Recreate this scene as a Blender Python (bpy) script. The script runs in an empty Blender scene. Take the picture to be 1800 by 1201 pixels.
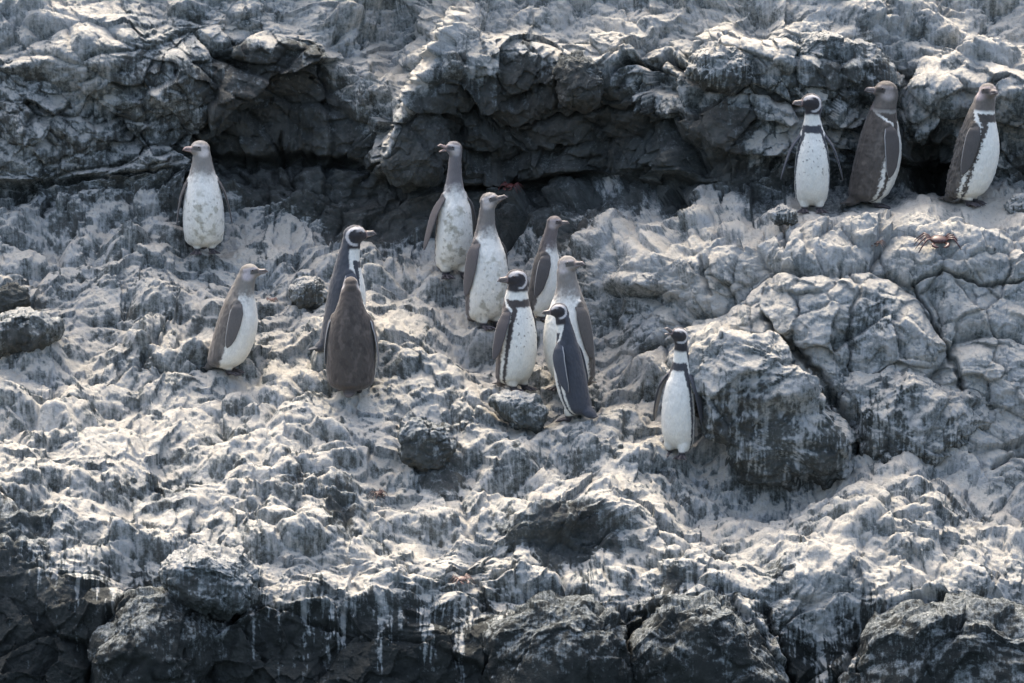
import bpy, bmesh, math, random, time
import numpy as np
from mathutils import Vector, Matrix
T0 = time.time()
scn = bpy.context.scene
C = scn.collection
R = math.radians

# ------------------------------------------------------------------ camera
PITCH = R(10)
DIST = 30.0
FW = 0.18                                    # frame width per metre of distance (200 mm lens)
O = np.array([0.0, 0.0, 3.0])
fwd = np.array([0, math.cos(PITCH), -math.sin(PITCH)])
upv = np.array([0, math.sin(PITCH), math.cos(PITCH)])
CAM = O - fwd * DIST
cd = bpy.data.cameras.new('camera')
cam = bpy.data.objects.new('camera', cd)
C.objects.link(cam)
cam.location = CAM
cam.rotation_euler = (math.pi / 2 - PITCH, 0, 0)
cd.sensor_width = 36
cd.lens = 36 / FW
cd.clip_start = 0.5
cd.clip_end = 5000
scn.camera = cam

# ------------------------------------------------------------------ light
SUN_EL, SUN_AZ = R(57), R(-14)               # behind the cliff, a little to the left
w = bpy.data.worlds.new('World')
scn.world = w
w.use_nodes = True
nt = w.node_tree
bg = nt.nodes['Background']
sky = nt.nodes.new('ShaderNodeTexSky')
sky.sky_type = 'NISHITA'
sky.sun_disc = False
sky.sun_elevation = SUN_EL
sky.sun_rotation = SUN_AZ
sky.air_density = 1.0
sky.ozone_density = 0.7
sky.dust_density = 7.0
nt.links.new(sky.outputs[0], bg.inputs[0])
bg.inputs[1].default_value = 0.15
sd = bpy.data.lights.new('sun', 'SUN')
sd.energy = 0.78
sd.angle = R(9.0)
sd.color = (1.0, 0.89, 0.73)
sun = bpy.data.objects.new('sun', sd)
C.objects.link(sun)
sdir = Vector((math.cos(SUN_EL) * math.sin(SUN_AZ), math.cos(SUN_EL) * math.cos(SUN_AZ), math.sin(SUN_EL)))
sun.rotation_euler = sdir.to_track_quat('Z', 'Y').to_euler()
scn.view_settings.view_transform = 'Standard'
scn.view_settings.look = 'None'
scn.view_settings.exposure = 1.85
scn.view_settings.gamma = 1.0

# ------------------------------------------------------------------ numeric helpers
F = np.float32

def ray(px, py):
    sx = (np.asarray(px, dtype=F) - 900) / 1800 * FW
    sy = (600.5 - np.asarray(py, dtype=F)) / 1800 * FW
    d = np.empty(sx.shape + (3,), F)
    d[..., 0] = sx
    d[..., 1] = fwd[1] + upv[1] * sy
    d[..., 2] = fwd[2] + upv[2] * sy
    return d

def at(px, py, d):
    return ray(px, py) * (DIST + np.asarray(d, dtype=F))[..., None] + CAM.astype(F)

rng = np.random.RandomState(7)
PERM = rng.permutation(256).astype(np.int32)
PERM = np.concatenate([PERM, PERM])
G3 = rng.normal(size=(256, 3)).astype(F)
G3 /= np.linalg.norm(G3, axis=1, keepdims=True)

def perlin(P, s, seed=0):
    """gradient noise about -0.6..0.6; P (...,3), s = feature size in metres (scalar or 3-tuple)"""
    q = P / np.asarray(s, F) + F(seed * 17.31 + 100.5)
    i = np.floor(q).astype(np.int32)
    f = (q - i).astype(F)
    u = f * f * f * (f * (f * 6 - 15) + 10)
    X = i[..., 0] & 255
    Y = i[..., 1] & 255
    Z = i[..., 2] & 255
    out = 0
    for dx in (0, 1):
        a = PERM[(X + dx) & 255]
        wx = u[..., 0] if dx else 1 - u[..., 0]
        for dy in (0, 1):
            b = PERM[(a + Y + dy) & 255]
            wy = wx * (u[..., 1] if dy else 1 - u[..., 1])
            for dz in (0, 1):
                g = G3[PERM[(b + Z + dz) & 255]]
                dot = g[..., 0] * (f[..., 0] - dx) + g[..., 1] * (f[..., 1] - dy) + g[..., 2] * (f[..., 2] - dz)
                out = out + dot * (wy * (u[..., 2] if dz else 1 - u[..., 2]))
    return out.astype(F)

def fbm(P, s, octs, seed=0, gain=0.5, lac=2.03):
    t, a = 0, 1.0
    s = np.asarray(s, F)
    for k in range(octs):
        t = t + a * perlin(P, s, seed + k)
        a *= gain
        s = s / lac
    return t

R3 = rng.rand(256, 3).astype(F)

def worley(P, s, seed=0):
    q = P / np.asarray(s, F) + F(seed * 9.7 + 50.3)
    i = np.floor(q).astype(np.int32)
    f = (q - i).astype(F)
    F1 = np.full(f.shape[:-1], 9, F)
    F2 = F1.copy()
    ID = np.zeros(F1.shape, np.int32)
    V = np.zeros(f.shape, F)
    for dx in (-1, 0, 1):
        a = PERM[(i[..., 0] + dx) & 255]
        for dy in (-1, 0, 1):
            b = PERM[(a + i[..., 1] + dy) & 255]
            for dz in (-1, 0, 1):
                h = PERM[(b + i[..., 2] + dz) & 255]
                r = R3[h]
                ex = f[..., 0] - dx - r[..., 0]
                ey = f[..., 1] - dy - r[..., 1]
                ez = f[..., 2] - dz - r[..., 2]
                d = ex * ex + ey * ey + ez * ez
                m = d < F1
                F2 = np.where(m, F1, np.minimum(F2, d))
                F1 = np.where(m, d, F1)
                ID = np.where(m, h, ID)
                V[..., 0] = np.where(m, ex, V[..., 0])
                V[..., 1] = np.where(m, ey, V[..., 1])
                V[..., 2] = np.where(m, ez, V[..., 2])
    return np.sqrt(F1), np.sqrt(F2), ID, V

def sstep(a, b, x):
    t = np.clip((x - a) / (b - a), 0, 1)
    return t * t * (3 - 2 * t)

def blur(A, s):
    """separable gaussian blur, s in cells, edge padded"""
    if s < 0.3:
        return A
    n = int(s * 3) + 1
    k = np.exp(-0.5 * (np.arange(-n, n + 1) / s) ** 2)
    k = (k / k.sum()).astype(F)
    B = np.pad(A, ((n, n), (0, 0)), mode='edge')
    r = sum(k[j] * B[j:j + A.shape[0]] for j in range(2 * n + 1))
    B = np.pad(r, ((0, 0), (n, n)), mode='edge')
    return sum(k[j] * B[:, j:j + A.shape[1]] for j in range(2 * n + 1)).astype(F)

def inpoly(X, Y, pts):
    m = np.zeros(X.shape, bool)
    n = len(pts)
    j = n - 1
    for i in range(n):
        xi, yi = pts[i]
        xj, yj = pts[j]
        if yi != yj:
            c = ((yi > Y) != (yj > Y)) & (X < (xj - xi) * (Y - yi) / (yj - yi) + xi)
            m ^= c
        j = i
    return m

def polydist(X, Y, pts):
    D = np.full(X.shape, 1e9, F)
    for (x0, y0), (x1, y1) in zip(pts[:-1], pts[1:]):
        dx, dy = x1 - x0, y1 - y0
        t = np.clip(((X - x0) * dx + (Y - y0) * dy) / (dx * dx + dy * dy), 0, 1)
        D = np.minimum(D, (X - x0 - t * dx) ** 2 + (Y - y0 - t * dy) ** 2)
    return np.sqrt(D)

# ------------------------------------------------------------------ cliff relief
def axis(lo, hi, step, far_lo, far_hi):
    a = list(np.arange(lo, hi, step))
    x, s = lo, step
    pre = []
    while x > far_lo:
        s *= 1.06
        x -= s
        pre.append(x)
    x, s = a[-1], step
    post = []
    while x < far_hi:
        s *= 1.06
        x += s
        post.append(x)
    return np.array(pre[::-1] + a + post, F)

STEP = 1.7
ax = axis(-60, 1870, STEP, -900, 2700)
ay = axis(-50, 1270, STEP, -900, 1850)
GX, GY = np.meshgrid(ax, ay)
FX = [-300, 0, 150, 300, 450, 600, 700, 800, 900, 1050, 1200, 1300, 1400, 1600, 1800, 2100]
#  feature lines: image height and depth of each break of the slope, left to right
LN = [
 ([-900]*16,
  [4.9,4.9,4.9,4.9,4.9,5.0,5.0,4.9,4.8,4.8,4.8,4.8,4.8,4.9,4.9,4.9]),
 ([100,105,120,50,20,90,175,110,95,105,140,80,75,140,160,170],
  [2.80,2.75,2.72,2.72,2.80,2.85,2.80,2.55,2.50,2.46,2.25,2.04,2.00,2.10,2.10,2.10]),
 ([335,338,322,315,290,290,305,325,318,326,345,338,350,350,330,330],
  [2.95,2.92,2.92,2.95,3.02,3.00,2.92,2.92,2.95,2.85,2.42,2.28,2.26,2.38,2.30,2.30]),
 ([352,354,364,362,385,417,427,434,415,366,356,350,356,356,348,350],
  [2.90,2.86,2.82,2.80,2.84,2.86,2.80,2.76,2.74,2.60,2.24,2.14,2.14,2.14,2.14,2.14]),
 ([430,430,430,430,440,450,460,470,470,440,430,400,386,392,395,400],
  [2.50,2.50,2.50,2.50,2.52,2.58,2.55,2.50,2.45,2.10,1.78,1.66,1.62,1.60,1.58,1.60]),
 ([700,700,695,690,670,650,640,620,600,620,740,815,835,812,875,880],
  [1.45,1.45,1.50,1.55,1.60,1.62,1.65,1.72,1.78,1.75,1.45,1.22,1.18,1.22,1.12,1.10]),
 ([850,850,890,905,910,925,940,925,910,915,935,950,950,935,950,950],
  [.68,.68,.62,.58,.56,.54,.50,.50,.50,.52,.52,.50,.50,.52,.50,.50]),
 ([925,930,1000,1025,985,1055,1010,1060,1000,1040,990,1055,1010,1030,985,1040],
  [.34,.34,.26,.20,.26,.16,.24,.14,.26,.18,.28,.16,.24,.20,.30,.20]),
 ([1010,1015,1080,1100,1090,1130,1085,1150,1100,1120,1080,1140,1110,1090,1070,1120],
  [.10,.10,.08,.04,.08,.04,.08,.02,.06,.04,.08,.02,.06,.04,.08,.04]),
 ([1230]*16,
  [0.0, 0.0, 0.02, 0.0, 0.04, 0.02, 0.0, 0.02, 0.04, 0.0, 0.02, 0.05, 0.04, 0.0, 0.0, 0.0]),
 ([1850]*16,
  [-0.1]*16),
]
wx = (fbm(np.stack([GX, GY, GX * 0], -1), 160, 3, 3) * 26).astype(F)
wy = (fbm(np.stack([GX, GY, GX * 0], -1), 120, 3, 9) * 20).astype(F)
XW = GX + wx
YW = GY + wy
Ys = np.stack([np.interp(XW.ravel(), FX, y).reshape(XW.shape) for y, d in LN])
Ds = np.stack([np.interp(XW.ravel(), FX, d).reshape(XW.shape) for y, d in LN])
D = Ds[0].copy()
for k in range(len(LN) - 1):
    t = (YW - Ys[k]) / np.maximum(Ys[k + 1] - Ys[k], 4)
    m = (t > 0)
    D = np.where(m, Ds[k] + (Ds[k + 1] - Ds[k]) * np.clip(t, 0, 1), D)
D = D.astype(F)
D = blur(D, 4.0)

# larger humps and hollows: (px, py, rx, ry, metres towards the viewer)
HUMPS = [
 (60, 470, 110, 60, .10), (360, 520, 120, 70, -.06), (250, 470, 90, 40, .07), (130, 590, 80, 50, -.10),
 (300, 610, 70, 35, .10), (720, 590, 110, 40, .12), (860, 640, 30, 40, -.08), (500, 600, 80, 60, -.06),
 (1140, 480, 110, 50, .12), (1130, 590, 60, 60, -.05), (1180, 400, 110, 50, .05), (780, 700, 120, 50, .04),
 (380, 790, 160, 50, .06), (120, 760, 120, 60, .05), (1600, 860, 160, 50, .14), (1330, 900, 120, 40, .05),
 (700, 960, 70, 40, .10), (980, 900, 140, 40, .08), (1040, 960, 90, 55, -.16), (925, 925, 50, 40, -.05),
 (380, 1010, 90, 50, .10), (560, 950, 80, 50, .06), (1330, 960, 60, 40, .05), (1420, 1010, 110, 70, .08),
 (1450, 1110, 80, 70, -.10), (1700, 1010, 90, 40, .10), (1120, 1120, 20, 80, -.1), (850, 1050, 70, 50, -.08),
 (1400, 470, 70, 60, .10), (1300, 440, 60, 50, .08), (1490, 480, 60, 50, .08), (1700, 450, 140, 50, .12),
 (1560, 560, 90, 90, .08), (1430, 560, 80, 80, .12), (1700, 590, 120, 80, .08), (1300, 540, 70, 50, .06),
 (870, 170, 60, 60, .08), (1030, 150, 50, 55, .08), (860, 260, 60, 40, .05), (980, 260, 70, 50, .07), (1070, 230, 50, 70, .05),
 (1250, 240, 60, 90, .08), (1180, 260, 40, 70, .04), (1390, 290, 60, 50, .07), (1645, 312, 48, 40, -.55), (1545, 185, 70, 70, -.16), (470, 287, 120, 16, -.09), (920, 326, 150, 14, -.10), (1180, 338, 90, 10, -.10), (1100, 60, 90, 40, .05),
 (560, 350, 60, 45, .08), (450, 320, 60, 30, .04), (650, 370, 50, 50, .05), (1000, 385, 100, 35, .10),
 (60, 240, 90, 60, .10), (250, 290, 90, 30, .10), (330, 130, 60, 60, .06), (470, 160, 80, 70, .10), (520, 50, 60, 40, .03),
 (120, 60, 60, 40, .06), (60, 160, 60, 40, -.05), (600, 230, 60, 50, .06), (900, 40, 80, 30, .05),
 (380, 270, 35, 30, -.08), (700, 90, 40, 60, -.12),
]
for (x, y, rx, ry, a) in HUMPS:
    q = ((XW - x) / rx) ** 2 + ((YW - y) / ry) ** 2
    D -= (a * np.exp(-q ** 1.3)).astype(F)
# the slanting rib right of the left cliff: right side stands forward
rib = np.interp(GY, [0, 30, 130, 200, 290, 420], [800, 785, 745, 715, 668, 640]) + wx * .3
D -= (0.26 * sstep(-14, 12, XW - rib) * sstep(110, 20, XW - rib) * sstep(330, 290, GY)).astype(F)

_rx = polydist(GX + wx * .3, GY, [(785,15),(748,110),(716,190),(668,290)])
D -= (.12 * np.exp(-(_rx / 16) ** 2)).astype(F)
Pd = at(GX, GY, D)                       # the broad form
P0 = at(GX, GY, blur(D, 14))             # softened copy that carries the noise
Ns = at(GX, GY, blur(D, 22))
du = np.gradient(Ns, axis=1)
dv = np.gradient(Ns, axis=0)
N0 = np.cross(dv, du)
N0 /= np.linalg.norm(N0, axis=-1, keepdims=True) + 1e-9
if N0[..., 1].mean() > 0:
    N0 = -N0
print('macro', time.time() - T0)

# where the rock is blocky and fractured rather than crusted and lumpy
def zone(polys, soft):
    z = np.zeros(GX.shape, F)
    for p in polys:
        z = np.maximum(z, inpoly(XW, YW, p).astype(F))
    return blur(z, soft)
BLOCK = zone([
 [(-900, 60), (150, 150), (380, 60), (560, 70), (690, 190), (800, 60), (1250, 60), (1590, 60), (1600, 140), (1800, 160), (2700, 160), (2700, 340), (1240, 345), (1050, 350), (980, 430), (660, 430), (420, 380), (-900, 345)],
 [(1080, 560), (1240, 520), (1240, 420), (1400, 395), (2700, 400), (2700, 860), (1750, 850), (1600, 800), (1300, 815), (1100, 640)],
 [(-900, 960), (200, 1030), (500, 1060), (800, 1080), (1100, 1060), (1300, 1060), (1500, 1080), (2700, 1050), (2700, 1900), (-900, 1900)],
], 9)
LUMP = 1 - BLOCK
# -------- displacement in real space
PW = P0 + (np.stack([perlin(P0, .5, 40), perlin(P0, .5, 41), perlin(P0, .5, 42)], -1) * .16).astype(F)
PW += (np.stack([perlin(P0, .12, 43), perlin(P0, .12, 44), perlin(P0, .12, 45)], -1) * .035).astype(F)

def facets(P, s, seed, tilt):
    f1, f2, idc, V = worley(P, s, seed)
    g = G3[(idc * 7 + 13) & 255]
    plane = (V * g).sum(-1)
    edge = f2 - f1
    return plane * tilt, edge, (R3[idc & 255, 0] - .5), idc

pl1, e1, r1, id1 = facets(PW, (1.0, .9, .66), 1, 1.0)
pl2, e2, r2, id2 = facets(PW, (.24, .24, .19), 2, 1.0)
pl3, e3, r3, id3 = facets(PW, (.10, .10, .08), 3, 1.0)
k1 = sstep(-.02, .35, perlin(P0, .35, 31))
k2 = sstep(-.05, .30, perlin(P0, .22, 32))
hB = pl1 * .15 + r1 * .13 - .09 * k1 * np.exp(-(e1 / .04) ** 2) + (1 - np.exp(-e1 / .16)) * .11
hB += pl2 * .08 + r2 * .055 + (1 - np.exp(-e2 / .14)) * .020 - .014 * k2 * np.exp(-(e2 / .05) ** 2)
UP = sstep(430, 370, GY)
LOW = sstep(960, 1040, GY)
hB += LOW * (pl2 * .04 - (1 - np.exp(-e1 / .16)) * .08 - (1 - np.exp(-e2 / .14)) * .03 + .09 * .6 * k1 * np.exp(-(e1 / .04) ** 2) + .022 * k2 * np.exp(-(e2 / .06) ** 2))
hB += (pl3 * .022 + r3 * .012) * (1 + UP) + UP * (pl1 * .05 + pl2 * .05 + r2 * .03 - (1 - np.exp(-e1 / .16)) * .06)
hB += fbm(PW, .09, 4, 60, .55) * .028
hB *= .85
# lumps: rounded knobs with sharp creases
b1 = np.abs(perlin(PW, (.34, .34, .24), 20))
b2 = np.abs(perlin(PW, (.17, .17, .12), 21))
b3 = np.abs(perlin(PW, (.085, .085, .06), 22))
b4 = np.abs(perlin(PW, .042, 23))
ra = .20 + 1.0 * sstep(-.25, .35, perlin(P0, (.5, .5, .3), 33))     # some stretches are smoother than others
rb = .25 + .9 * sstep(-.25, .35, perlin(P0, (.35, .35, .2), 34))
PK = P0 + (np.stack([perlin(P0, .2, 46), perlin(P0, .2, 47), perlin(P0, .2, 48)], -1) * .05).astype(F)
fa, fb, ida, _ = worley(PK, (.36, .32, .15), 5)
fc, fd, idb, _ = worley(PK, (.17, .15, .075), 6)
fe, ff, ide, _ = worley(PK, (.07, .07, .038), 8)
def domes(f, g, idx, k):                      # rounded knobs with creases between, each its own height
    e = g - f
    return (1 - np.exp(-e / .22)) * (.75 + .5 * R3[idx & 255, k]) + (R3[idx & 255, (k + 1) % 3] - .5) * .55 * sstep(0, .35, e)
big = fbm(P0, (.8, .8, .5), 3, 36)
hL = big * .26 + b1 * .09 + b2 * .03 - .10
hL += domes(fa, fb, ida, 0) * .070 * ra + domes(fc, fd, idb, 1) * .019 * rb + domes(fe, ff, ide, 2) * .006 * rb
hL += pl2 * .05 + pl3 * .02
def steps(hz, seed, nz):                 # little ledges: flat tread, steep riser
    q = (P0[..., 2] + fbm(P0, nz, 3, seed, .35) * hz * 1.0) / hz
    fr = q - np.floor(q)
    return (1 - fr) * (sstep(0, .30, fr)) 
hL += steps(.24, 50, .8) * .05 * ra
hL += fbm(PW, .07, 4, 24, .6) * .013
# tattered crust on faces
H = hB * BLOCK + hL * LUMP
H += fbm(P0, .05, 3, 70, .62) * .012 + (R3[rng.randint(0, 256, GX.shape), 0] - .5) * .0028 * sstep(-.3, .2, perlin(P0, .12, 77))
# the shelf the upper three birds stand on is nearly level
H *= 1 - .55 * np.exp(-((GY - 366) / 20) ** 4) * sstep(1330, 1400, GX)
# hand placed cracks
CRACKS = [
 ([(1085,125),(1110,108),(1150,112),(1170,92),(1200,128),(1230,152),(1290,163),(1318,150),(1350,165),(1400,186)], 4.5, .17),
 ([(1145,150),(1140,230),(1143,310)], 2.5, .09),
 ([(1350,560),(1390,610),(1440,660),(1462,705),(1490,760),(1520,810)], 6, .16),
 ([(1605,500),(1640,560),(1668,620),(1690,685)], 3, .10),
 ([(1602,502),(1658,478),(1720,505),(1800,498),(1900,520)], 3, .10),
 ([(1472,475),(1505,505),(1490,560),(1490,640),(1500,680)], 3.5, .05),
 ([(1740,830),(1800,795),(1850,780)], 4, .10),
 ([(1375,365),(1382,410),(1378,450)], 3.5, .07),
 ([(1235,415),(1230,480),(1250,520)], 4, .06),
 ([(275,1015),(300,1050),(360,1075),(405,1088),(430,1050),(452,1018)], 7, .12),
 ([(160,1200),(178,1120),(215,1065),(280,1035)], 6, .12),
 ([(380,1110),(420,1080),(480,1062),(600,1110)], 5, .06),
 ([(805,195),(845,215),(885,238),(920,212),(965,205),(1040,192),(1065,185)], 3.5, .10),
 ([(885,238),(930,262),(1010,268),(1060,275)], 3, .06),
 ([(0,330),(160,318),(260,312),(330,317)], 5, .12),
 ([(-200,352),(-10,345),(60,335)], 5, .1),
 ([(340,245),(380,275),(440,290),(520,278),(590,285),(640,300)], 7, .16),
 ([(505,330),(520,290),(560,280)], 3, .05),
 ([(990,95),(985,150),(985,190)], 2.5, .04),
 ([(188,190),(190,230)], 2, .03),
 ([(735,590),(790,620),(840,655)], 4, .07),
 ([(300,560),(240,625),(310,640)], 4, .07),
 ([(1095,1060),(1105,1130),(1090,1201)], 7, .12),
 ([(1340,1060),(1370,1130),(1390,1201)], 5, .10),
 ([(1480,1201),(1520,1120),(1570,1080),(1620,1055)], 7, .16),
 ([(0,870),(60,880),(100,885)], 5, .08),
 ([(1425,905),(1460,915),(1520,918)], 4, .06),
 ([(1640,470),(1700,440)], 2, .03),
]
for pts, wd, dp in CRACKS:
    x0, x1 = min(p[0] for p in pts) - 60, max(p[0] for p in pts) + 60
    y0, y1 = min(p[1] for p in pts) - 60, max(p[1] for p in pts) + 60
    ix = slice(*np.searchsorted(ax, [x0, x1]))
    iy = slice(*np.searchsorted(ay, [y0, y1]))
    X = GX[iy, ix] + perlin(P0[iy, ix], .06, 81) * 12
    Y = GY[iy, ix] + perlin(P0[iy, ix], .06, 82) * 12
    dd = polydist(X, Y, pts)
    wv = wd * (1 + perlin(P0[iy, ix], .15, 83))
    H[iy, ix] -= (dp * np.exp(-(dd / wv) ** 2)).astype(F)

RIBS = [  # ridge lines: raised form, plus their sunlit edge painted as whitening
 ([(785,15),(748,110),(716,190),(668,290)], 13, .03, .50),
 ([(1296,1058),(1335,1110),(1368,1165)], 9, .08, .42),
 ([(1660,1035),(1590,1070),(1535,1125),(1495,1180)], 11, .10, .42),
 ([(370,1125),(430,1082),(480,1064),(570,1066)], 9, .06, .20),
 ([(1395,225),(1375,260),(1318,296)], 5, .03, .30),
 ([(1280,596),(1310,582),(1365,584)], 6, .02, .25),
]
rib_light = np.zeros(GX.shape, F)  # light along the ridge edges, painted into the whitening
for pts, wd, hg, gg in RIBS:
    x0, x1 = min(p[0] for p in pts) - 60, max(p[0] for p in pts) + 60
    y0, y1 = min(p[1] for p in pts) - 60, max(p[1] for p in pts) + 60
    ix = slice(*np.searchsorted(ax, [x0, x1]))
    iy = slice(*np.searchsorted(ay, [y0, y1]))
    dd = polydist(GX[iy, ix] + perlin(P0[iy, ix], .08, 84) * 14, GY[iy, ix] + perlin(P0[iy, ix], .08, 85) * 14, pts)
    H[iy, ix] += (hg * np.exp(-(dd / wd) ** 2)).astype(F)
    rib_light[iy, ix] = np.maximum(rib_light[iy, ix], gg * np.exp(-(dd / (wd * 1.1)) ** 2))
# level standing places
FEET = []     # filled below by (px, py, radius px)
BIRD_FEET = [(360,438),(385,655),(600,615),(615,688),(795,488),(852,572),(958,568),(905,680),(1000,668),(1012,722),
             (1190,798),(1428,366),(1535,358),(1705,356)]
for fx, fy in BIRD_FEET:
    q = ((GX - fx) / 32) ** 2 + ((GY - fy) / 13) ** 2
    k = np.exp(-q ** 1.5)
    H = H * (1 - .8 * k) + (perlin(P0, .05, 180) * .018 + perlin(P0, .02, 181) * .006) * k
PF = (Pd + N0 * H[..., None]).astype(F)
print('disp', time.time() - T0)

# -------- guano
du = np.gradient(PF, axis=1)
dv = np.gradient(PF, axis=0)
NF = np.cross(dv, du)
NF /= np.linalg.norm(NF, axis=-1, keepdims=True) + 1e-9
if NF[..., 1].mean() > 0:
    NF = -NF
upf = NF[..., 2]
BARE = [   # (polygon, how much of the droppings is missing)
 ([(700,190),(770,110),(860,90),(1000,100),(1090,125),(1130,170),(1200,180),(1300,200),(1330,300),(1400,352),(1240,352),(1050,352),(1000,440),(640,440),(560,420),(380,330),(330,210),(370,80),(540,80),(600,150),(690,250)], .84),
 ([(-300,80),(60,100),(110,140),(130,200),(250,170),(380,200),(420,370),(100,362),(-300,350)], .38),
 ([(200,0),(350,0),(350,150),(220,170)], .45),
 ([(1420,95),(1500,75),(1590,120),(1590,170),(1420,180)], .6),
 ([(1210,180),(1310,190),(1330,300),(1240,340),(1210,260)], .95),
 ([(1330,260),(1600,220),(1690,300),(1690,352),(1400,350)], .6),
 ([(1590,225),(1700,240),(1690,352),(1590,352)], .9),
 ([(1700,300),(2100,290),(2100,350),(1700,350)], .5),
 ([(-10,500),(60,520),(40,560),(-10,560)], .9),
 ([(710,745),(790,740),(800,800),(760,835),(700,800)], .7),
 ([(875,890),(960,890),(1000,900),(1080,920),(1080,990),(1000,1000),(960,960),(880,930)], .85),
 ([(590,830),(640,840),(650,900),(590,900)], .5),
 ([(0,860),(100,870),(130,950),(0,940)], .5),
 ([(1250,600),(1380,590),(1400,680),(1250,700)], .6),
 ([(1490,520),(1580,540),(1560,620),(1500,640)], .55),
 ([(1060,520),(1160,540),(1140,640),(1060,600)], .45),
 ([(1350,960),(1400,1000),(1390,1080),(1330,1060)], .5),
 ([(200,800),(330,790),(400,860),(200,870)], .35),
 ([(330,700),(500,710),(480,760),(330,750)], .2),
]
bare = np.zeros(GX.shape, F)
n1 = fbm(P0, .30, 5, 90) * 60
n2 = fbm(P0, .30, 5, 95) * 75
for p, v in BARE:
    bare = np.maximum(bare, v * inpoly(GX + n1, GY + n2, p).astype(F))
bare = blur(bare, 3.5)
_wob = perlin(P0, .14, 114) * .035 + perlin(P0, .04, 115) * .010
P0w = P0.copy(); P0w[..., 0] += _wob
colk = perlin(np.stack([P0w[..., 0], P0[..., 2] * .12, P0[..., 1] * .05], -1), .010, 110) + \
       .8 * perlin(np.stack([P0[..., 0], P0[..., 2] * .12, P0[..., 1] * .05], -1), .028, 111) + \
       .8 * perlin(np.stack([P0[..., 0], P0[..., 2] * .2, P0[..., 1] * .05], -1), .09, 112)
lowline = np.interp(GX + n1 * .8, [-300,0,60,150,280,450,600,700,860,1000,1100,1200,1290,1340,1440,1530,1600,1800,2100],
                    [890,895,940,985,1000,1020,1045,1060,1050,1020,1055,1030,1030,1095,1115,1080,1045,1045,1040])
low = sstep(-25, 95, GY - lowline + n2 * .7 - colk * 110)
bare = np.maximum(bare, .97 * low.astype(F))
n3 = fbm(P0, .16, 4, 100)
n4 = fbm(P0, .05, 3, 105)
src = sstep(.30, .72, upf + n3 * .55 + n4 * .30) * (1 - bare)       # what settles on the upward faces
# runs: carried down the columns, each column keeping its own length
dec = np.clip(.955 + .016 * sstep(900, 980, GY) + colk * .075, .80, .994)
run = np.zeros(GX.shape, F)
cur = np.zeros(GX.shape[1], F)
for j in range(GX.shape[0]):
    cur = np.maximum(src[j], cur * dec[j])
    run[j] = cur
run = np.clip(run, 0, 1)
guano = np.clip(.55 * src + .46 * run * (1 - .35 * bare) + .22 * (1 - bare) - .09 + n4 * .38 + (.24 + .12 * sstep(940, 1000, GY) + .12 * BLOCK * (GY > 380)) * run * sstep(.05, .40, colk) * sstep(-.25, .15, n4 + .5 * n3) + n3 * .20 * (1 - bare), 0, 1)
COAT = [
 ([(1040,430),(1240,380),(1400,390),(2700,400),(2700,860),(1750,850),(1600,820),(1300,825),(1150,700),(1040,600)], .32),
 ([(-900,-900),(2700,-900),(2700,170),(1600,150),(1200,110),(800,90),(700,190),(560,70),(380,60),(100,150),(-900,100)], .20),
 ([(1130,160),(1330,150),(2700,150),(2700,345),(1400,340),(1240,260)], .14),
 ([(700,100),(860,70),(1120,90),(1120,160),(980,120),(860,120),(740,200)], .18),
 ([(-300,60),(200,0),(560,0),(600,160),(400,200),(330,330),(-300,345)], .17),
 ([(1300,940),(1450,930),(1700,1000),(1560,1080),(1440,1150),(1400,1120),(1330,1050)], .22),
 ([(350,960),(620,930),(760,990),(600,1060),(400,1040)], .10),
]
coat = np.zeros(GX.shape, F)
for p, v in COAT:
    coat = np.maximum(coat, v * inpoly(GX + n1 * .6, GY + n2 * .5, p).astype(F))
guano = np.clip(guano + blur(coat, 10) * (1 - .8 * bare) + rib_light * (1 + n4 * 2), 0, 1)  # ridge edges get their painted sunlight on top of the droppings
low_dark = blur((GY + n1 > 1050 + n2 * .4).astype(F), 22)           # the darker rock low down
brown = np.clip(.35 + fbm(P0, .5, 3, 120) * .9, 0, 1)
crust_sun = np.clip(sstep(.28, .68, upf) * (1 - bare) + fbm(P0, .07, 2, 130) * .5, 0, 1)  # caked droppings on upward faces, with sun warmth put into their colour
print('guano', time.time() - T0)

def grid_mesh(name, P):
    h, wd = P.shape[:2]
    me = bpy.data.meshes.new(name)
    idx = np.arange(h * wd, dtype=np.int32).reshape(h, wd)
    q = np.stack([idx[:-1, :-1], idx[1:, :-1], idx[1:, 1:], idx[:-1, 1:]], -1).reshape(-1, 4)
    me.vertices.add(h * wd)
    me.vertices.foreach_set('co', P.reshape(-1).astype(F))
    me.loops.add(q.size)
    me.loops.foreach_set('vertex_index', q.ravel())
    me.polygons.add(len(q))
    me.polygons.foreach_set('loop_start', np.arange(0, q.size, 4, dtype=np.int32))
    me.update(calc_edges=True)
    me.shade_smooth()
    return me

def fattr(me, name, v):
    a = me.attributes.new(name, 'FLOAT', 'POINT')
    a.data.foreach_set('value', np.ascontiguousarray(v, F).ravel())

# ------------------------------------------------------------------ rock material
def N(t, typ, **kw):
    n = t.nodes.new(typ)
    for k, v in kw.items():
        setattr(n, k, v)
    return n

def noise(t, vec, scale, detail=4, rough=.55):
    n = N(t, 'ShaderNodeTexNoise')
    n.inputs['Scale'].default_value = scale
    n.inputs['Detail'].default_value = detail
    n.inputs['Roughness'].default_value = rough
    t.links.new(vec, n.inputs['Vector'])
    return n.outputs['Fac']

def mixc(t, fac, a, b):
    m = N(t, 'ShaderNodeMix', data_type='RGBA')
    for s, v in ((m.inputs[0], fac), (m.inputs[6], a), (m.inputs[7], b)):
        if isinstance(v, bpy.types.NodeSocket):
            t.links.new(v, s)
        elif isinstance(v, tuple):
            s.default_value = v + (1,)
        else:
            s.default_value = v
    return m.outputs[2]

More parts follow.
